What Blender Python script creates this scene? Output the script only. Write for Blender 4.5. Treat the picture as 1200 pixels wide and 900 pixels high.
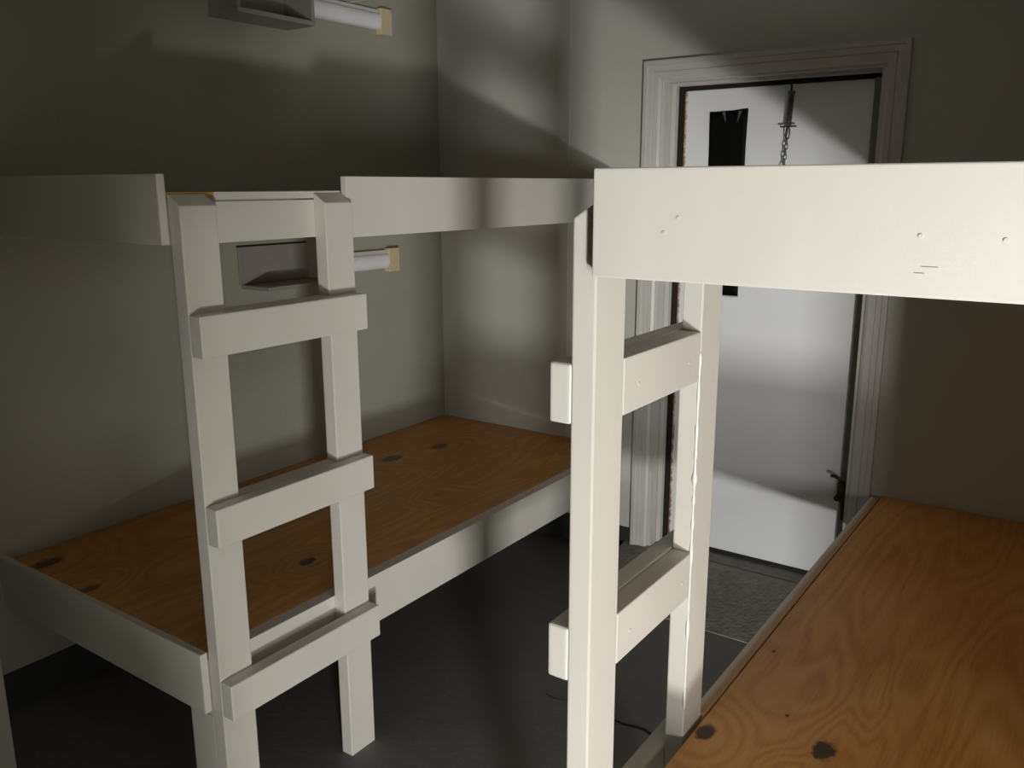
import bpy, bmesh, math, random
from mathutils import Matrix, Vector
random.seed(4)
for o in list(bpy.data.objects):
    bpy.data.objects.remove(o, do_unlink=True)
S = bpy.context.scene
C = S.collection

# ------------------------------------------------------------------ camera
cam_d = bpy.data.cameras.new('camera'); cam = bpy.data.objects.new('camera', cam_d); C.objects.link(cam)
cam_d.sensor_width = 36.0; cam_d.lens = 30.354; cam_d.clip_start = 0.02
RT = Vector((0.81900954, 0.57377292, -0.0028305)); UP = Vector((-0.12583297, 0.18442393, 0.97475837)); FW = Vector((-0.55981197, 0.79798023, -0.22324451))
m = Matrix((RT, UP, -FW)).transposed().to_4x4(); m.translation = Vector((0, 0, 1.519))
cam.matrix_world = m
S.camera = cam

# ------------------------------------------------------------------ world, light, exposure
w = bpy.data.worlds.new('world'); S.world = w; w.use_nodes = True
w.node_tree.nodes['Background'].inputs['Color'].default_value = (0.75, 0.82, 1.0, 1)
w.node_tree.nodes['Background'].inputs['Strength'].default_value = 0.4
S.view_settings.view_transform = 'Standard'; S.view_settings.look = 'None'
S.view_settings.gamma = 1.0; S.view_settings.use_curve_mapping = False
S.view_settings.exposure = 0.18

def area(name, loc, target, sx, sy, power, col):
    d = bpy.data.lights.new(name, 'AREA'); d.shape = 'RECTANGLE'; d.size = sx; d.size_y = sy; d.energy = power; d.color = col
    o = bpy.data.objects.new(name, d); C.objects.link(o); o.location = loc
    o.rotation_euler = (Vector(target) - Vector(loc)).to_track_quat('-Z', 'Y').to_euler()
    return o
# daylight entering by the low window of the alcove behind and to the right of the camera
area('window_daylight', (1.42, -1.03, 0.12), (1.20, 0.2, 0.30), 0.30, 0.18, 90.0, (1.0, 0.975, 0.93))
area('added_upper_fill', (1.42, -1.03, 0.68), (1.20, 0.2, 0.72), 0.30, 0.82, 48.0, (1.0, 0.985, 0.96))   # added weaker fill that brightens the door middle and near plywood

# ------------------------------------------------------------------ material helpers
def mat(name, rough=0.5):
    m = bpy.data.materials.new(name); m.use_nodes = True
    nt = m.node_tree; b = nt.nodes['Principled BSDF']; b.inputs['Roughness'].default_value = rough
    return m, nt, b
def N(nt, t, **kw):
    n = nt.nodes.new(t)
    for k, v in kw.items():
        if k in n.inputs: n.inputs[k].default_value = v
        else: setattr(n, k, v)
    return n
def paint(name, c1, c2, rough=0.45, scale=6.0, bump=0.05, fine=60.0, stretch=(1, 1, 1)):
    m, nt, b = mat(name, rough); L = nt.links.new
    tc = N(nt, 'ShaderNodeTexCoord'); mp = N(nt, 'ShaderNodeMapping'); mp.inputs['Scale'].default_value = stretch
    L(tc.outputs['Object'], mp.inputs['Vector'])
    n1 = N(nt, 'ShaderNodeTexNoise', Scale=scale, Detail=5.0, Roughness=0.6); L(mp.outputs[0], n1.inputs['Vector'])
    r = N(nt, 'ShaderNodeValToRGB'); r.color_ramp.elements[0].position = 0.3; r.color_ramp.elements[1].position = 0.7
    r.color_ramp.elements[0].color = (*c1, 1); r.color_ramp.elements[1].color = (*c2, 1)
    L(n1.outputs['Fac'], r.inputs['Fac']); L(r.outputs['Color'], b.inputs['Base Color'])
    n2 = N(nt, 'ShaderNodeTexNoise', Scale=fine, Detail=3.0); L(mp.outputs[0], n2.inputs['Vector'])
    bp = N(nt, 'ShaderNodeBump', Strength=bump, Distance=0.01); L(n2.outputs['Fac'], bp.inputs['Height']); L(bp.outputs[0], b.inputs['Normal'])
    return m
def plain(name, c, rough=0.5, metal=0.0):
    m, nt, b = mat(name, rough); b.inputs['Base Color'].default_value = (*c, 1); b.inputs['Metallic'].default_value = metal
    return m
M = {}
M['white'] = paint('white_gloss_paint', (0.575, 0.562, 0.510), (0.635, 0.622, 0.570), 0.38, 3.0, 0.06, 18.0, (1, 1, 0.5))
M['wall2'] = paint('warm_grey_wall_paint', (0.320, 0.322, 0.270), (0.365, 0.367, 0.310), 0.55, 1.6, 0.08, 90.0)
M['panel'] = paint('dark_bounce_absorber', (0.22, 0.195, 0.155), (0.27, 0.24, 0.195), 0.5, 4.0, 0.1, 30.0, (6, 6, 0.5))  # dark finish given to unseen surfaces to absorb bounced light
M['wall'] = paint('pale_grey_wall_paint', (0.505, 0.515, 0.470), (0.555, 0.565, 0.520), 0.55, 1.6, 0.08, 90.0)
M['ceil'] = paint('ceiling_paint', (0.38, 0.37, 0.34), (0.42, 0.41, 0.38), 0.7, 2.0, 0.05, 90.0)
M['trim'] = paint('grey_white_trim_paint', (0.52, 0.515, 0.485), (0.60, 0.595, 0.57), 0.4, 5.0, 0.04, 40.0)
M['floor'] = paint('dark_grey_floor_paint', (0.125, 0.130, 0.126), (0.165, 0.170, 0.164), 0.55, 3.0, 0.10, 50.0)
M['base'] = paint('dark_vinyl_base', (0.026, 0.029, 0.030), (0.036, 0.039, 0.040), 0.45, 5.0, 0.03, 40.0)
M['landing'] = paint('worn_concrete', (0.17, 0.165, 0.14), (0.27, 0.265, 0.23), 0.8, 26.0, 0.5, 70.0)
M['black'] = paint('black_sheet', (0.002, 0.002, 0.002), (0.004, 0.004, 0.004), 0.6, 8.0, 0.15, 20.0)
M['black'].node_tree.nodes['Principled BSDF'].inputs['Specular IOR Level'].default_value = 0.1
M['seal'] = plain('dark_weather_seal', (0.012, 0.010, 0.008), 0.8)
M['rustmetal'] = paint('dark_rusted_iron', (0.03, 0.017, 0.011), (0.07, 0.035, 0.02), 0.7, 60.0, 0.3, 120.0)
M['steel'] = paint('tarnished_steel', (0.05, 0.058, 0.055), (0.11, 0.12, 0.115), 0.45, 50.0, 0.1, 120.0)
M['ivory'] = paint('ivory_plastic', (0.58, 0.50, 0.32), (0.64, 0.56, 0.38), 0.4, 30.0, 0.02, 80.0)
M['lamp'] = paint('white_plastic', (0.78, 0.80, 0.84), (0.84, 0.86, 0.90), 0.35, 8.0, 0.02, 40.0)
M['nail'] = paint('thick_white_paint', (0.72, 0.71, 0.68), (0.80, 0.79, 0.76), 0.35, 80.0, 0.1, 200.0)
M['shelf'] = paint('grey_shelf_paint', (0.24, 0.235, 0.21), (0.30, 0.29, 0.26), 0.5, 5.0, 0.04, 40.0)
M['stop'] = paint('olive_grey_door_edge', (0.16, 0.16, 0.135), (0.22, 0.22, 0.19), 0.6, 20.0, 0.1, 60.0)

def door_mat():
    m, nt, b = mat('white_steel_door_paint', 0.42); L = nt.links.new
    tc = N(nt, 'ShaderNodeTexCoord'); sx = N(nt, 'ShaderNodeSeparateXYZ'); L(tc.outputs['Object'], sx.inputs[0])
    n = N(nt, 'ShaderNodeTexNoise', Scale=2.5, Detail=4.0); L(tc.outputs['Object'], n.inputs['Vector'])
    r = N(nt, 'ShaderNodeValToRGB'); r.color_ramp.elements[0].color = (0.77, 0.795, 0.81, 1); r.color_ramp.elements[1].color = (0.84, 0.865, 0.88, 1)
    L(n.outputs['Fac'], r.inputs['Fac'])
    # rust creeping in from the bare hinge-side edge
    n2 = N(nt, 'ShaderNodeTexNoise', Scale=45.0, Detail=6.0, Roughness=0.7); L(tc.outputs['Object'], n2.inputs['Vector'])
    a = N(nt, 'ShaderNodeMath', operation='MULTIPLY_ADD'); a.inputs[1].default_value = -0.035; L(n2.outputs['Fac'], a.inputs[0]); L(sx.outputs['X'], a.inputs[2])
    ramp = N(nt, 'ShaderNodeMapRange'); ramp.inputs['From Min'].default_value = -0.366; ramp.inputs['From Max'].default_value = -0.358
    ramp.inputs['To Min'].default_value = 1.0; ramp.inputs['To Max'].default_value = 0.0; L(a.outputs[0], ramp.inputs['Value'])
    mx = N(nt, 'ShaderNodeMixRGB'); L(ramp.outputs[0], mx.inputs['Fac']); L(r.outputs['Color'], mx.inputs['Color1']); mx.inputs['Color2'].default_value = (0.24, 0.10, 0.03, 1)
    L(mx.outputs[0], b.inputs['Base Color'])
    return m
M['door'] = door_mat()

def ply_mat(name, knots, cols, seed, edge=None):
    """rotary-cut plywood face: contour-line grain that swirls round the knots (object coordinates)"""
    m, nt, b = mat(name, 0.42); L = nt.links.new
    tc = N(nt, 'ShaderNodeTexCoord'); P = tc.outputs['Object']
    mp = N(nt, 'ShaderNodeMapping'); mp.inputs['Location'].default_value = (seed, seed * 2.1, 0); mp.inputs['Scale'].default_value = (2.2, 0.45, 1); L(P, mp.inputs['Vector'])
    n = N(nt, 'ShaderNodeTexNoise', Scale=1.5, Detail=2.5, Roughness=0.45, Distortion=0.5); L(mp.outputs[0], n.inputs['Vector'])
    val = n.outputs['Fac']; dark = None
    for (kx, ky, kr, ks) in knots:
        sub = N(nt, 'ShaderNodeVectorMath', operation='SUBTRACT'); L(P, sub.inputs[0]); sub.inputs[1].default_value = (kx, ky, 0)
        sc = N(nt, 'ShaderNodeVectorMath', operation='MULTIPLY'); L(sub.outputs[0], sc.inputs[0]); sc.inputs[1].default_value = (1.0, 0.62, 0)
        ln = N(nt, 'ShaderNodeVectorMath', operation='LENGTH'); L(sc.outputs[0], ln.inputs[0])
        g = N(nt, 'ShaderNodeMapRange', interpolation_type='SMOOTHERSTEP'); g.inputs['From Min'].default_value = 0.0; g.inputs['From Max'].default_value = kr * 7
        g.inputs['To Min'].default_value = 0.20 if kr > 0.01 else 0.0; g.inputs['To Max'].default_value = 0.0; L(ln.outputs['Value'], g.inputs['Value'])
        ad = N(nt, 'ShaderNodeMath', operation='ADD'); L(val, ad.inputs[0]); L(g.outputs[0], ad.inputs[1]); val = ad.outputs[0]
        nn = N(nt, 'ShaderNodeTexNoise', Scale=70.0, Detail=3.0); L(P, nn.inputs['Vector'])
        dd = N(nt, 'ShaderNodeMath', operation='MULTIPLY_ADD'); L(nn.outputs['Fac'], dd.inputs[0]); dd.inputs[1].default_value = kr * 0.9; L(ln.outputs['Value'], dd.inputs[2])
        kd = N(nt, 'ShaderNodeMapRange'); kd.inputs['From Min'].default_value = kr * 1.15; kd.inputs['From Max'].default_value = kr * 1.5
        kd.inputs['To Min'].default_value = ks; kd.inputs['To Max'].default_value = 0.0; L(dd.outputs[0], kd.inputs['Value'])
        if dark is None: dark = kd.outputs[0]
        else:
            mxx = N(nt, 'ShaderNodeMath', operation='MAXIMUM'); L(dark, mxx.inputs[0]); L(kd.outputs[0], mxx.inputs[1]); dark = mxx.outputs[0]
    mul = N(nt, 'ShaderNodeMath', operation='MULTIPLY'); L(val, mul.inputs[0]); mul.inputs[1].default_value = 110.0
    si = N(nt, 'ShaderNodeMath', operation='SINE'); L(mul.outputs[0], si.inputs[0])
    # soft earlywood / sharp latewood, broken up along the fibre
    mp2 = N(nt, 'ShaderNodeMapping'); mp2.inputs['Scale'].default_value = (70, 3.0, 1); L(P, mp2.inputs['Vector'])
    fib = N(nt, 'ShaderNodeTexNoise', Scale=3.0, Detail=4.0, Roughness=0.65); L(mp2.outputs[0], fib.inputs['Vector'])
    big = N(nt, 'ShaderNodeTexNoise', Scale=3.2, Detail=3.0); L(P, big.inputs['Vector'])
    amp = N(nt, 'ShaderNodeMath', operation='MULTIPLY'); L(si.outputs[0], amp.inputs[0]); L(big.outputs['Fac'], amp.inputs[1])
    s1 = N(nt, 'ShaderNodeMath', operation='MULTIPLY_ADD'); L(amp.outputs[0], s1.inputs[0]); s1.inputs[1].default_value = 0.17; s1.inputs[2].default_value = 0.02
    s2 = N(nt, 'ShaderNodeMath', operation='MULTIPLY_ADD'); L(fib.outputs['Fac'], s2.inputs[0]); s2.inputs[1].default_value = 0.42; L(s1.outputs[0], s2.inputs[2])
    s3 = N(nt, 'ShaderNodeMath', operation='MULTIPLY_ADD'); L(big.outputs['Fac'], s3.inputs[0]); s3.inputs[1].default_value = 0.50; L(s2.outputs[0], s3.inputs[2])
    r = N(nt, 'ShaderNodeValToRGB'); e = r.color_ramp.elements
    e[0].position = 0.24; e[0].color = (*cols[0], 1); e[1].position = 0.74; e[1].color = (*cols[2], 1)
    k = e.new(0.48); k.color = (*cols[1], 1)
    L(s3.outputs[0], r.inputs['Fac'])
    out = r.outputs['Color']
    mx = N(nt, 'ShaderNodeMixRGB'); L(dark, mx.inputs['Fac']); L(out, mx.inputs['Color1']); mx.inputs['Color2'].default_value = (0.045, 0.028, 0.018, 1); out = mx.outputs[0]
    L(out, b.inputs['Base Color'])
    bp = N(nt, 'ShaderNodeBump', Strength=0.12, Distance=0.004); L(fib.outputs['Fac'], bp.inputs['Height']); L(bp.outputs[0], b.inputs['Normal'])
    return m
# rail top: bare wood with white paint lapped over the outer edge (object coordinates, x across the rail)
def lapped_mat():
    m, nt, b = mat('wood_with_lapped_white_paint', 0.45); L = nt.links.new
    tc = N(nt, 'ShaderNodeTexCoord'); sx = N(nt, 'ShaderNodeSeparateXYZ'); L(tc.outputs['Object'], sx.inputs[0])
    mp = N(nt, 'ShaderNodeMapping'); mp.inputs['Scale'].default_value = (60, 4, 20); L(tc.outputs['Object'], mp.inputs['Vector'])
    n = N(nt, 'ShaderNodeTexNoise', Scale=2.0, Detail=4.0); L(mp.outputs[0], n.inputs['Vector'])
    r = N(nt, 'ShaderNodeValToRGB'); r.color_ramp.elements[0].color = (0.46, 0.25, 0.10, 1); r.color_ramp.elements[1].color = (0.66, 0.42, 0.20, 1); L(n.outputs['Fac'], r.inputs['Fac'])
    n2 = N(nt, 'ShaderNodeTexNoise', Scale=9.0, Detail=3.0); L(tc.outputs['Object'], n2.inputs['Vector'])
    a = N(nt, 'ShaderNodeMath', operation='MULTIPLY_ADD'); L(n2.outputs['Fac'], a.inputs[0]); a.inputs[1].default_value = 0.012; L(sx.outputs['X'], a.inputs[2])
    mr = N(nt, 'ShaderNodeMapRange'); mr.inputs['From Min'].default_value = -0.001; mr.inputs['From Max'].default_value = 0.010; L(a.outputs[0], mr.inputs['Value'])
    z = N(nt, 'ShaderNodeMath', operation='GREATER_THAN'); L(sx.outputs['Z'], z.inputs[0]); z.inputs[1].default_value = 0.066
    f = N(nt, 'ShaderNodeMath', operation='MULTIPLY'); L(mr.outputs[0], f.inputs[0]); L(z.outputs[0], f.inputs[1])
    mx = N(nt, 'ShaderNodeMixRGB'); L(f.outputs[0], mx.inputs['Fac']); mx.inputs['Color1'].default_value = (0.74, 0.72, 0.68, 1); L(r.outputs['Color'], mx.inputs['Color2'])
    L(mx.outputs[0], b.inputs['Base Color'])
    return m
M['lapped'] = lapped_mat()

# ------------------------------------------------------------------ mesh helpers
def link(name, bm, material, parent=None, origin=None, smooth=False):
    """link a bmesh given in world coordinates as one mesh object whose origin is at 'origin' (default: bounds centre)"""
    if origin is None:
        lo = [min(v.co[i] for v in bm.verts) for i in range(3)]; hi = [max(v.co[i] for v in bm.verts) for i in range(3)]
        origin = Vector([(a + b) / 2 for a, b in zip(lo, hi)])
    origin = Vector(origin)
    bmesh.ops.translate(bm, verts=bm.verts[:], vec=-origin)
    bmesh.ops.recalc_face_normals(bm, faces=bm.faces[:])
    me = bpy.data.meshes.new(name); bm.to_mesh(me); bm.free(); me.materials.append(material)
    if smooth:
        for p in me.polygons: p.use_smooth = True
    o = bpy.data.objects.new(name, me); C.objects.link(o)
    o.location = origin
    if parent is not None:
        o.parent = parent
        pw = Vector((0, 0, 0)); q = parent
        while q is not None: pw += q.location; q = q.parent
        o.location = origin - pw
    return o
def add_box(bm, x0, x1, y0, y1, z0, z1):
    vs = [bm.verts.new(c) for c in ((x0, y0, z0), (x1, y0, z0), (x1, y1, z0), (x0, y1, z0), (x0, y0, z1), (x1, y0, z1), (x1, y1, z1), (x0, y1, z1))]
    for f in ((0, 3, 2, 1), (4, 5, 6, 7), (0, 1, 5, 4), (1, 2, 6, 5), (2, 3, 7, 6), (3, 0, 4, 7)): bm.faces.new([vs[i] for i in f])
    return vs
def box(name, x0, x1, y0, y1, z0, z1, material, parent=None, bev=0.003, seg=2, top_slope=None):
    bm = bmesh.new(); vs = add_box(bm, x0, x1, y0, y1, z0, z1)
    if top_slope:                                   # (which x side is lower, drop)
        side, drop = top_slope
        for v in vs[4:]:
            if abs(v.co.x - (x1 if side > 0 else x0)) < 1e-6: v.co.z -= drop
    if bev: bmesh.ops.bevel(bm, geom=bm.edges[:], offset=bev, segments=seg, profile=0.6, affect='EDGES')
    return link(name, bm, material, parent)
def tube(bm, pts, r, n=8, closed=False):
    rings = []
    k = len(pts)
    for i, p in enumerate(pts):
        a = Vector(pts[(i - 1) % k] if closed else pts[max(i - 1, 0)]); b = Vector(pts[(i + 1) % k] if closed else pts[min(i + 1, k - 1)])
        t = (b - a).normalized(); u = t.cross(Vector((0.31, 0.87, 0.4))).normalized(); v = t.cross(u)
        rings.append([bm.verts.new(Vector(p) + (u * math.cos(q) + v * math.sin(q)) * r) for q in [2 * math.pi * j / n for j in range(n)]])
    for i in range(k if closed else k - 1):
        A, B = rings[i], rings[(i + 1) % k]
        for j in range(n): bm.faces.new((A[j], A[(j + 1) % n], B[(j + 1) % n], B[j]))
    if not closed:
        bm.faces.new(rings[0][::-1]); bm.faces.new(rings[-1])
def empty(name, loc, label, cat, group=None):
    o = bpy.data.objects.new(name, None); C.objects.link(o); o.location = loc; o.empty_display_size = 0.1
    o['label'] = label; o['category'] = cat
    if group: o['group'] = group
    return o
def struct(o, label, cat): o['kind'] = 'structure'; o['label'] = label; o['category'] = cat; return o

# ------------------------------------------------------------------ the room
XL, YW, XR, ZC = -2.533, 3.056, 0.360, 2.48           # left wall, door wall, right wall, ceiling
YD = YW + 0.09                                         # face of the door
ZB = 0.125                                             # height of the dark cove base
NX, NY = 0.84, -0.65                                   # end of the near wall
AX, AY = 2.10, -1.06                                   # alcove on the right, behind the camera
T = 0.12
def wall(name, boxes, material, label, cat='wall'):
    bm = bmesh.new()
    for b in boxes: add_box(bm, *b)
    return struct(link(name, bm, material), label, cat)
wall('floor', [(XL - T, AX + T, AY - T, YW + 0.5, -0.10, 0.0)], M['floor'], 'dark grey painted floor of the bunk room', 'floor')
wall('ceiling', [(XL - T, AX + T, AY - T, YW + 0.5, ZC, ZC + 0.1)], M['ceil'], 'pale ceiling over the bunk room', 'ceiling')
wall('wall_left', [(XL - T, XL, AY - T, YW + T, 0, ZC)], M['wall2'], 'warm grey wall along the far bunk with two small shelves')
wall('wall_back', [(XL, -1.462, YW, YW + T, 0, ZC), (-0.684, XR + T, YW, YW + T, 0, ZC), (-1.462, -0.684, YW, YW + T, 1.900, ZC)], M['wall'], 'pale grey wall with the white door in it')
wall('wall_right', [(XR, XR + T, 1.00, YW, 0, ZC)], M['wall'], 'shaded wall along the nearest bunk')
wall('wall_near', [(XL, NX, NY - 0.1, NY, 0, ZC)], M['panel'], 'unseen wall behind the camera, darkened to cut bounced light')
wall('light_blocker', [(0.16, 0.24, NY, -0.20, 0.53, ZC), (0.16, 0.24, NY, -0.20, 0.0, 0.28), (0.16, 0.24, -0.20, -0.03, 0.74, ZC)], M['panel'], 'added slotted light-blocking panel behind the camera')  # added out of view to shade the left end boards and wall
wall('wall_corner', [(XL, -2.257, NY, 0.897, 0, ZC)], M['wall'], 'pale wall corner jutting into the left edge of view')
wall('wall_alcove', [(AX, AX + T, AY - T, 1.00, 0, ZC), (XR + T, AX + T, 1.00, 1.00 + T, 0, ZC),
     (NX, 1.26, AY - T, AY, 0, ZC), (1.58, AX, AY - T, AY, 0, ZC), (1.26, 1.58, AY - T, AY, 1.10, ZC), (1.26, 1.58, AY - T, AY, 0, 0.01),
     (NX - 0.1, NX, AY - T, NY - 0.1, 0, ZC)], M['panel'], 'alcove walls round the low window out of view')
# window of the alcove (out of view)
bm = bmesh.new()
for b in ((1.26, 1.58, -1.10, -1.062, 0.01, 0.03), (1.26, 1.58, -1.10, -1.062, 1.08, 1.10), (1.26, 1.28, -1.10, -1.062, 0.03, 1.08), (1.56, 1.58, -1.10, -1.062, 0.03, 1.08)): add_box(bm, *b)
struct(link('window_1', bm, M['trim']), 'low window in the alcove wall', 'window')
# panel joint strip and cove bases
struct(box('trim_2', -1.868, -1.858, YW - 0.004, YW, ZB, ZC, M['wall'], None, 0.0015, 1), 'thin joint strip running up the wall left of the door', 'trim')
struct(box('baseboard_left', XL, XL + 0.006, 0.897, YW, 0, ZB, M['base'], None, 0.002, 1), 'dark vinyl base under the wall behind the far bunk', 'baseboard')
struct(box('baseboard_back', XL + 0.006, -1.532, YW - 0.006, YW, 0, ZB, M['base'], None, 0.002, 1), 'dark vinyl base left of the door casing', 'baseboard')
struct(box('baseboard_right', -0.612, XR, YW - 0.006, YW, 0, ZB, M['base'], None, 0.002, 1), 'dark vinyl base right of the door casing under the bunk', 'baseboard')

# door casing: moulded profile swept round the opening with mitred corners
def casing():
    prof = [(0.0, 0.0), (0.0, 0.022), (0.004, 0.024), (0.016, 0.024), (0.019, 0.018), (0.036, 0.017), (0.039, 0.013), (0.042, 0.017), (0.060, 0.015), (0.066, 0.011), (0.070, 0.009), (0.070, 0.0)]
    xo0, xo1, zo = -1.532, -0.614, 1.966
    bm = bmesh.new(); rows = []
    for (w_, d) in prof:
        rows.append([bm.verts.new(c) for c in ((xo0 + w_, YW - d, 0.0), (xo0 + w_, YW - d, zo - w_), (xo1 - w_, YW - d, zo - w_), (xo1 - w_, YW - d, 0.0))])
    for i in range(len(rows) - 1):
        for j in range(3): bm.faces.new((rows[i][j], rows[i][j + 1], rows[i + 1][j + 1], rows[i + 1][j]))
    for j in (0, 3): bm.faces.new([r[j] for r in rows])
    for j in range(3): bm.faces.new((rows[0][j], rows[0][j + 1], rows[-1][j + 1], rows[-1][j]))
    return struct(link('trim_1', bm, M['trim']), 'moulded pale casing round the white door', 'trim')
cas = casing()
bm = bmesh.new()
add_box(bm, -1.462, -1.448, YW, YW + T, 0.0, 1.900); add_box(bm, -0.698, -0.684, YW, YW + T, 0.0, 1.900); add_box(bm, -1.448, -0.698, YW, YW + T, 1.888, 1.900)
jamb = link('jamb', bm, M['trim'], cas)
box('door_stop', -1.448, -1.430, YW + 0.048, YW + 0.078, 0.07, 1.888, M['trim'], cas, 0.002, 1)
box('door_stop', -1.430, -0.705, YW + 0.040, YW + 0.075, 1.877, 1.888, M['trim'], cas, 0.001, 1)
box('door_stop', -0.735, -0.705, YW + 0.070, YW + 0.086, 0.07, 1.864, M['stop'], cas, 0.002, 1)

# the door
slab_x0, slab_x1, dz0, dz1 = -1.414, -0.706, 0.085, 1.863
bm = bmesh.new(); add_box(bm, slab_x0, slab_x1, YD, YD + 0.044, dz0, dz1)
bmesh.ops.bevel(bm, geom=bm.edges[:], offset=0.002, segments=1, affect='EDGES')
door = struct(link('door_1', bm, M['door']), 'white steel door with a blacked-out narrow window', 'door')
box('weather_seal', -1.448, slab_x0 - 0.001, YD - 0.004, YD + 0.03, 0.06, 1.888, M['seal'], door, 0)
box('weather_seal', slab_x0 - 0.001, -0.705, YD - 0.004, YD + 0.03, dz1 + 0.001, 1.888, M['seal'], door, 0)
box('weather_seal', slab_x0, -0.705, YD + 0.002, YD + 0.03, 0.066, dz0 - 0.001, M['seal'], door, 0)
# black sheet over the narrow window: slightly crumpled, hung from two torn top corners
bm = bmesh.new(); nx, nz = 8, 24; g = []
for i in range(nz + 1):
    row = []
    for j in range(nx + 1):
        u, v = j / nx, i / nz
        x = -1.308 + u * 0.143 + 0.003 * math.sin(v * 9 + 1) * (0.5 - u); z = 1.113 + v * (0.670 + 0.006 * u - 0.002 * math.sin(u * math.pi))
        y = YD - 0.003 - 0.0028 * abs(math.sin(u * 7 + v * 5)) * (0.3 + v)
        row.append(bm.verts.new((x, y, z)))
    g.append(row)
for i in range(nz):
    for j in range(nx): bm.faces.new((g[i][j], g[i][j + 1], g[i + 1][j + 1], g[i + 1][j]))
ret = bmesh.ops.extrude_face_region(bm, geom=bm.faces[:]); bmesh.ops.translate(bm, verts=[e for e in ret['geom'] if isinstance(e, bmesh.types.BMVert)], vec=(0, 0.0022, 0))
ws = link('window_cover', bm, M['black'], door, smooth=True); ws['label'] = 'black sheet covering the narrow window'
for (x, dx) in ((-1.255, 0.010), (-1.192, -0.010)):    # pale creases of tape at its top edge
    bm = bmesh.new(); p = [(x - 0.006, YD - 0.0075, 1.782), (x + 0.006, YD - 0.0075, 1.782), (x + dx, YD - 0.0095, 1.742)]
    a = [bm.verts.new(c) for c in p]; b_ = [bm.verts.new((c[0], c[1] + 0.003, c[2])) for c in p]
    bm.faces.new(a); bm.faces.new(b_[::-1])
    for i in range(3): bm.faces.new((a[i], a[(i + 1) % 3], b_[(i + 1) % 3], b_[i]))
    link('tape', bm, M['steel'], ws)
box('lite_frame', -1.312, -1.160, YD - 0.006, YD, 1.098, 1.111, M['door'], door, 0.002, 1)
# rusty latch at the free edge of the door
lt = box('latch', -0.742, -0.716, YD - 0.034, YD - 0.006, 0.395, 0.470, M['rustmetal'], door, 0.004, 2); lt['label'] = 'rusted iron latch'
bm = bmesh.new(); tube(bm, [(-0.728, YD - 0.03, 0.46), (-0.735, YD - 0.045, 0.488), (-0.752, YD - 0.055, 0.497), (-0.762, YD - 0.058, 0.497)], 0.0065); link('handle', bm, M['rustmetal'], lt, smooth=True)
bm = bmesh.new(); tube(bm, [(-0.738, YD - 0.045, 0.41), (-0.738, YD - 0.025, 0.41)], 0.011, 10); link('bolt_head', bm, M['rustmetal'], lt, smooth=True)
bm = bmesh.new(); tube(bm, [(-0.722, YD - 0.02, 0.40), (-0.720, YD - 0.022, 0.36), (-0.718, YD - 0.022, 0.325)], 0.007); link('bolt', bm, M['rustmetal'], lt, smooth=True)

# threshold landing in front of the door and floor joints
bm = bmesh.new(); vs = add_box(bm, -1.56, -0.10, 2.640, YW - 0.002, 0.0, 0.066)
for v in vs:
    if v.co.z > 0.01 and v.co.y < 2.7: v.co.z = 0.004
land = link('floor_landing', bm, M['landing'])
struct(land, 'worn pale concrete ramp in front of the door', 'floor')
sill = box('door_sill', -1.448, -0.698, YW + 0.004, YW + T, 0.0, 0.066, M['landing'], None, 0.004, 1); struct(sill, 'low concrete sill under the white door', 'sill')
bm = bmesh.new(); x = -1.28
pts = []
while x < -0.88:
    pts.append((x, 2.0 + 0.006 * math.sin(x * 31) + 0.004 * math.sin(x * 77))); x += 0.03
lo = [bm.verts.new((a, b - 0.0005 - 0.006 * max(0, a + 1.12) / 0.2 - 0.001 * math.sin(a * 50), 0.0012)) for a, b in pts]; hi = [bm.verts.new((a, b + 0.0010 + 0.006 * max(0, a + 1.12) / 0.2 + 0.001 * math.sin(a * 43), 0.0012)) for a, b in pts]
lo2 = [bm.verts.new((v.co.x, v.co.y, 0.0)) for v in lo]; hi2 = [bm.verts.new((v.co.x, v.co.y, 0.0)) for v in hi]
for i in range(len(pts) - 1):
    bm.faces.new((lo[i], lo[i + 1], hi[i + 1], hi[i])); bm.faces.new((lo2[i], lo2[i + 1], lo[i + 1], lo[i])); bm.faces.new((hi[i], hi[i + 1], hi2[i + 1], hi2[i]))
struct(link('floor_joint', bm, M['seal']), 'dark ragged joint across the floor paint between the bunks', 'floor')

# ------------------------------------------------------------------ bunk beds
def nail(parent, p, axis, r=0.004):
    bm = bmesh.new(); d = Vector(axis) * 0.0010
    tube(bm, [Vector(p) - d, Vector(p) + d], r, 8)
    return link('nail', bm, M['white'], parent)

# far bunk, along the left wall -------------------------------------------------
A0, A1 = -1.589, -1.551           # thickness of the ladder posts in x
left = empty('bunk_bed', (-2.05, 2.05, 0), 'white painted timber bunk bed against the left wall, its ladder facing the aisle', 'bunk bed', 'bunk beds')
P1, P2, P3, P4 = 1.057, 1.146, 1.446, 1.535
W = M['white']
for a, b in ((P1, P2), (P3, P4)):
    box('ladder_post', A0, A1, a, b, 0.0, 1.506, W, left, 0.003, 2, (1, 0.024))
for i, z in enumerate((1.263, 0.846, 0.426)):
    r_ = box('ladder_rung', A1, A1 + 0.038, P1, P4, z - 0.089, z, W, left, 0.004, 3)
    if i < 2: box('rung_spacer', A0, A1, P2, P3, z - 0.089, z, W, left, 0.003, 2)
K = [(0.0, 0.0)]
lx0, lx1, ly0, ly1 = XL + 0.004, A0 - 0.038, 1.060, YW - 0.004
cx, cy = (lx0 + lx1) / 2, (ly0 + ly1) / 2
kn = lambda pts: [(x - cx, y - cy, r, s) for x, y, r, s in pts]
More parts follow.
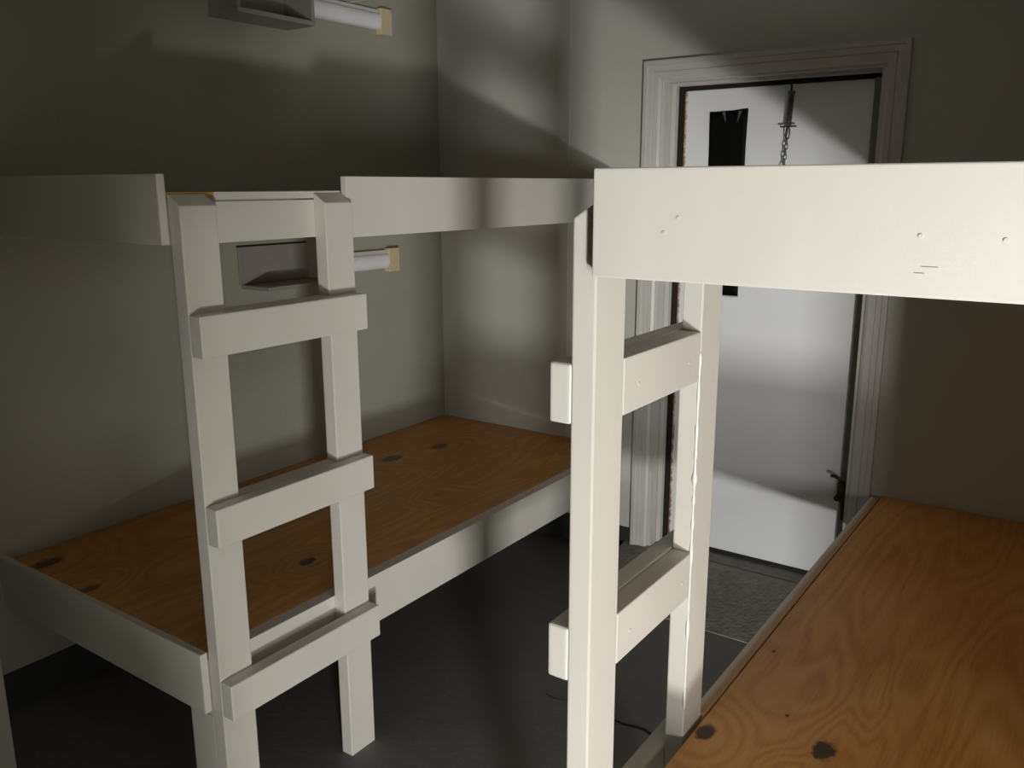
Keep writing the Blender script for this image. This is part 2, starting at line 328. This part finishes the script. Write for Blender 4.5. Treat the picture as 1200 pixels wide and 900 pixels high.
M['ply_left'] = ply_mat('plywood_far_bunk', kn([(-2.419, 1.118, 0.030, 0.92), (-2.161, 1.100, 0.020, 0.8), (-1.811, 1.552, 0.020, 1.0), (-2.222, 2.641, 0.030, 0.75), (-2.272, 2.411, 0.034, 0.85), (-1.86, 2.20, 0.020, 0.35)]),
                        ((0.36, 0.160, 0.026), (0.53, 0.262, 0.050), (0.64, 0.345, 0.085)), 3.7)
box('bed_board', lx0, lx1, ly0, ly1, 0.449, 0.467, M['ply_left'], left, 0.001, 1)
box('side_rail', A0 - 0.038, A0, ly0, YW - 0.003, 0.322, 0.4665, W, left, 0.002, 2)
eb = box('end_board', XL + 0.002, A0 - 0.001, 1.038, 1.057, 0.338, 0.488, W, left, 0.003, 2)
box('leg', A0 - 0.089, A0, P1 + 0.001, P1 + 0.039, 0.0, 0.322, W, left, 0.003, 2)
box('wall_cleat', XL + 0.001, XL + 0.039, 1.10, YW - 0.003, 0.36, 0.449, W, left, 0.002, 1)
box('end_cleat', XL + 0.04, A0 - 0.04, YW - 0.041, YW - 0.003, 0.36, 0.449, W, left, 0.002, 1)
# upper level
M['ply_up'] = ply_mat('plywood_upper_boards', [(0.2, 0.3, 0.02, 0.8), (-0.25, -0.5, 0.02, 0.6)], ((0.33, 0.17, 0.050), (0.50, 0.29, 0.095), (0.62, 0.39, 0.15)), 8.1)
box('side_rail', A0 - 0.038, A0, ly0, YW - 0.003, 1.402, 1.490, W, left, 0.002, 2)
up = box('bed_board', lx0, A0 - 0.004, ly0, ly1, 1.494, 1.509, M['ply_up'], left, 0.001, 1)
box('edge_strip', A0 - 0.004, A0 - 0.0005, 1.170, P4 - 0.002, 1.493, 1.5095, W, left, 0.001, 1)['label'] = 'white painted front edge of the upper bed board'
box('guard_board', A0, A0 + 0.019, P4 + 0.001, YW - 0.003, 1.396, 1.544, W, left, 0.002, 2)
box('end_board', XL + 0.002, A0 - 0.001, 1.038, 1.057, 1.404, 1.546, W, left, 0.004, 3)
box('wall_cleat', XL + 0.001, XL + 0.039, 1.10, YW - 0.003, 1.404, 1.493, W, left, 0.002, 1)

# near bunk, along the right wall ------------------------------------------------
B0, B1 = -0.625, -0.587           # thickness of the ladder posts in x
right = empty('bunk_bed', (-0.1, 2.05, 0), 'white painted timber bunk bed beside the door, nearest the camera', 'bunk bed', 'bunk beds')
Q1, Q2, Q3, Q4 = 1.039, 1.128, 1.417, 1.506
for a, b in ((Q1, Q2), (Q3, Q4)):
    box('ladder_post', B0, B1, a, b, 0.0, 1.500, W, right, 0.003, 2, (-1, 0.024))
for i, z in enumerate((1.269, 0.853, 0.434)):
    box('ladder_rung', B0 - 0.038, B0, Q1, Q4, z - 0.089, z + (0.002 if i < 2 else 0), W, right, 0.006, 3)
    if i < 2:
        sp = box('rung_spacer', B0, B1, Q2, Q3, z - 0.089, z, W, right, 0.003, 2)
        for y in (((1.179, 1.369), (1.173, 1.379))[i]): nail(sp, (B1 + 0.0006, y, z - 0.048), (1, 0, 0), 0.0028)
rx0, rx1 = -0.576, XR - 0.004
cx, cy = (rx0 + rx1) / 2, (1.036 + YW - 0.004) / 2
kn2 = [(x - cx, y - cy, r, s) for x, y, r, s in [(-0.347, 1.527, 0.022, 0.95), (-0.556, 1.452, 0.020, 0.95), (-0.545, 1.83, 0.005, 0.9), (-0.44, 1.60, 0.004, 0.9), (-0.40, 1.41, 0.012, 0.6)]]
M['ply_right'] = ply_mat('plywood_near_bunk', kn2, ((0.52, 0.215, 0.040), (0.72, 0.360, 0.090), (0.82, 0.47, 0.16)), 1.3)
rb = box('bed_board', rx0, rx1, 1.036, YW - 0.004, 0.449, 0.467, M['ply_right'], right, 0.0012, 1)
box('side_rail', -0.608, rx0 - 0.0030, Q4 + 0.001, YW - 0.026, 0.330, 0.4675, M['lapped'], right, 0.003, 2)
box('bearer', rx0 + 0.004, rx0 + 0.040, 1.036, YW - 0.004, 0.360, 0.449, W, right, 0.002, 1)
box('wall_cleat', XR - 0.040, XR - 0.002, 1.06, YW - 0.004, 0.360, 0.449, W, right, 0.002, 1)
box('end_board', B1 + 0.002, XR - 0.003, 1.016, 1.035, 0.338, 0.488, W, right, 0.003, 2)
# upper level
box('side_rail', -0.475, -0.437, Q1 + 0.001, YW - 0.026, 1.402, 1.492, W, right, 0.002, 2)
box('bed_board', B1 + 0.001, XR - 0.004, Q1, YW - 0.026, 1.494, 1.509, M['ply_up'], right, 0.001, 1)
eb = box('end_board', -0.580, XR - 0.003, 1.013, 1.032, 1.400, 1.542, W, right, 0.003, 3)
for (x, z) in ((-0.476, 1.461), (-0.178, 1.466), (-0.098, 1.464), (-0.457, 1.480)): nail(eb, (x, 1.0127, z), (0, -1, 0), 0.0026)

for (x0, x1, zz) in ((-0.1745, -0.158, 1.4335), (-0.181, -0.171, 1.4265)): box('scratch', x0, x1, 1.0124, 1.0131, zz, zz + 0.0007, M['shelf'], eb, 0)
# thick runs of paint down the inner edge of the far ladder post
bm = bmesh.new(); rings = []; zz = 0.52
while zz < 1.24:
    r = 0.0016 + 0.0022 * max(0, math.sin(zz * 23 + 1) * math.sin(zz * 61)) + (0.0016 if 0.9 < zz < 1.1 and math.sin(zz * 140) > 0.3 else 0)
    rings.append([bm.verts.new((B1 - 0.001 + r * math.cos(a), Q3 + 0.001 + r * math.sin(a), zz)) for a in [2 * math.pi * k / 8 for k in range(8)]]); zz += 0.008
for A, B in zip(rings, rings[1:]):
    for k in range(8): bm.faces.new((A[k], A[(k + 1) % 8], B[(k + 1) % 8], B[k]))
bm.faces.new(rings[0]); bm.faces.new(rings[-1])
link('paint_run', bm, M['nail'], right, smooth=True)

# ------------------------------------------------------------------ wall shelves, strip lights
sh = empty('wall_shelf', (XL, 2.13, 2.05), 'open-fronted grey box shelf high on the wall above the upper bunk', 'shelf')
d = 0.150; ys0, ys1, zs = 1.896, 2.222, 2.060
box('bottom_board', XL + 0.001, XL + d, ys0, ys1, zs, zs + 0.016, M['shelf'], sh, 0.0015, 1)
box('side_panel', XL + 0.001, XL + d - 0.002, ys0, ys0 + 0.014, zs + 0.016, zs + 0.24, M['shelf'], sh, 0.0015, 1)
box('side_panel', XL + 0.001, XL + d - 0.002, ys1 - 0.014, ys1, zs + 0.016, zs + 0.24, M['shelf'], sh, 0.0015, 1)
box('back_panel', XL + 0.001, XL + 0.009, ys0 + 0.014, ys1 - 0.014, zs + 0.016, zs + 0.24, M['shelf'], sh, 0.001, 1)
box('top_board', XL + 0.001, XL + d, ys0, ys1, zs + 0.24, zs + 0.256, M['shelf'], sh, 0.0015, 1)
sh2 = empty('wall_shelf', (XL, 2.1, 1.17), 'small grey wall shelf with a backboard, under the upper bunk behind the ladder', 'shelf')
box('bottom_board', XL + 0.001, XL + d, 1.946, 2.272, 1.168, 1.182, M['shelf'], sh2, 0.0015, 1)
box('back_panel', XL + 0.001, XL + 0.010, 1.939, 2.256, 1.182, 1.314, M['shelf'], sh2, 0.001, 1)
box('back_rim', XL + 0.0005, XL + 0.005, 1.937, 2.256, 1.3145, 1.319, M['seal'], sh2, 0)['label'] = 'dark gap along the top of the backboard'
for zc, y0, lab in ((2.153, 2.30, 'white wall strip light with an ivory end block beside the box shelf up high'), (1.219, 2.42, 'white wall strip light with an ivory end block under the upper bunk')):
    la = empty('strip_light', (XL, 2.5, zc - 0.04), lab, 'light', 'strip lights on the left wall')
    box('housing', XL + 0.001, XL + 0.020, y0, 2.675, zc - 0.034, zc + 0.044, M['trim'], la, 0.002, 1)
    bm = bmesh.new(); n = 8; ra = []; rb_ = []                        # rounded diffuser
    for i in range(n + 1):
        t = -math.pi / 2 + math.pi * i / n
        px, pz = XL + 0.0205 + 0.018 * math.cos(t), zc - 0.001 + 0.030 * math.sin(t)
        ra.append(bm.verts.new((px, y0 + 0.004, pz))); rb_.append(bm.verts.new((px, 2.672, pz)))
    for i in range(n): bm.faces.new((ra[i], ra[i + 1], rb_[i + 1], rb_[i]))
    bm.faces.new(ra); bm.faces.new(rb_[::-1]); bm.faces.new((ra[0], rb_[0], rb_[-1], ra[-1]))
    link('diffuser', bm, M['lamp'], la)
    box('end_block', XL + 0.001, XL + 0.034, 2.676, 2.738, zc - 0.048, zc + 0.050, M['ivory'], la, 0.004, 2)['label'] = 'ivory plastic end block'
bm = bmesh.new(); tube(bm, [(XL + 0.004, 2.52, 2.200), (XL + 0.004, 2.58, 2.215), (XL + 0.004, 2.66, 2.232), (XL + 0.004, 2.72, 2.30), (XL + 0.004, 2.74, 2.45)], 0.003, 6)
cord = link('cord', bm, M['trim'], None, smooth=True); cord['label'] = 'thin pale cord running up the wall above the high strip light'; cord['category'] = 'cord'

# ------------------------------------------------------------------ spring and chain of the door stop
yc = YD - 0.030
ch = empty('door_chain', (-1.0, yc, 1.35), 'door check chain with steel spring hanging at the top of the white door', 'chain')
bm = bmesh.new()
tube(bm, [(-1.012, YD - 0.002, 1.872), (-1.008, yc, 1.868), (-1.0055, yc, 1.858), (-1.0045, yc, 1.828)], 0.0035, 8); link('hook', bm, M['seal'], ch, smooth=True)
top, bot = Vector((-1.004, yc, 1.832)), Vector((-1.008, yc, 1.722))
bm = bmesh.new(); pts = []; turns = 16
for i in range(turns * 10 + 1):
    t = i / (turns * 10); c = top.lerp(bot, t); a = 2 * math.pi * turns * t
    pts.append(c + Vector((math.cos(a), math.sin(a), 0)) * 0.0085)
tube(bm, pts, 0.0029, 6); link('spring', bm, M['steel'], ch, smooth=True)
bm = bmesh.new(); tube(bm, [top + Vector((0, 0, 0.004)), top - Vector((0, 0, 0.006))], 0.012, 10); link('spring_cap', bm, M['steel'], ch)
bm = bmesh.new(); tube(bm, [top, bot], 0.0035, 8); link('spring_rod', bm, M['seal'], ch)
bm = bmesh.new(); add_box(bm, -1.036, -0.980, yc - 0.004, yc + 0.004, 1.717, 1.722); link('spring_plate', bm, M['seal'], ch)
def chain_loop(c, rl, rw, r, turn):
    bm = bmesh.new(); pts = []
    for i in range(14):
        a = 2 * math.pi * i / 14; z = math.sin(a) * rl; h = math.cos(a) * rw
        pts.append((c[0] + h * math.cos(turn), c[1] + h * math.sin(turn), c[2] + z))
    tube(bm, pts, r, 6, True); return bm
link('draw_loop', chain_loop((-1.0085, yc, 1.698), 0.021, 0.0065, 0.0024, 0.0), M['seal'], ch, smooth=True)
z = 1.670
for i in range(14):
    link('chain_link', chain_loop((-1.009 - (1.69 - z) * 0.06, yc, z), 0.0115, 0.0055, 0.0019, (0.2 if i % 2 else 1.6)), M['steel'], ch, smooth=True)
    z -= 0.0175
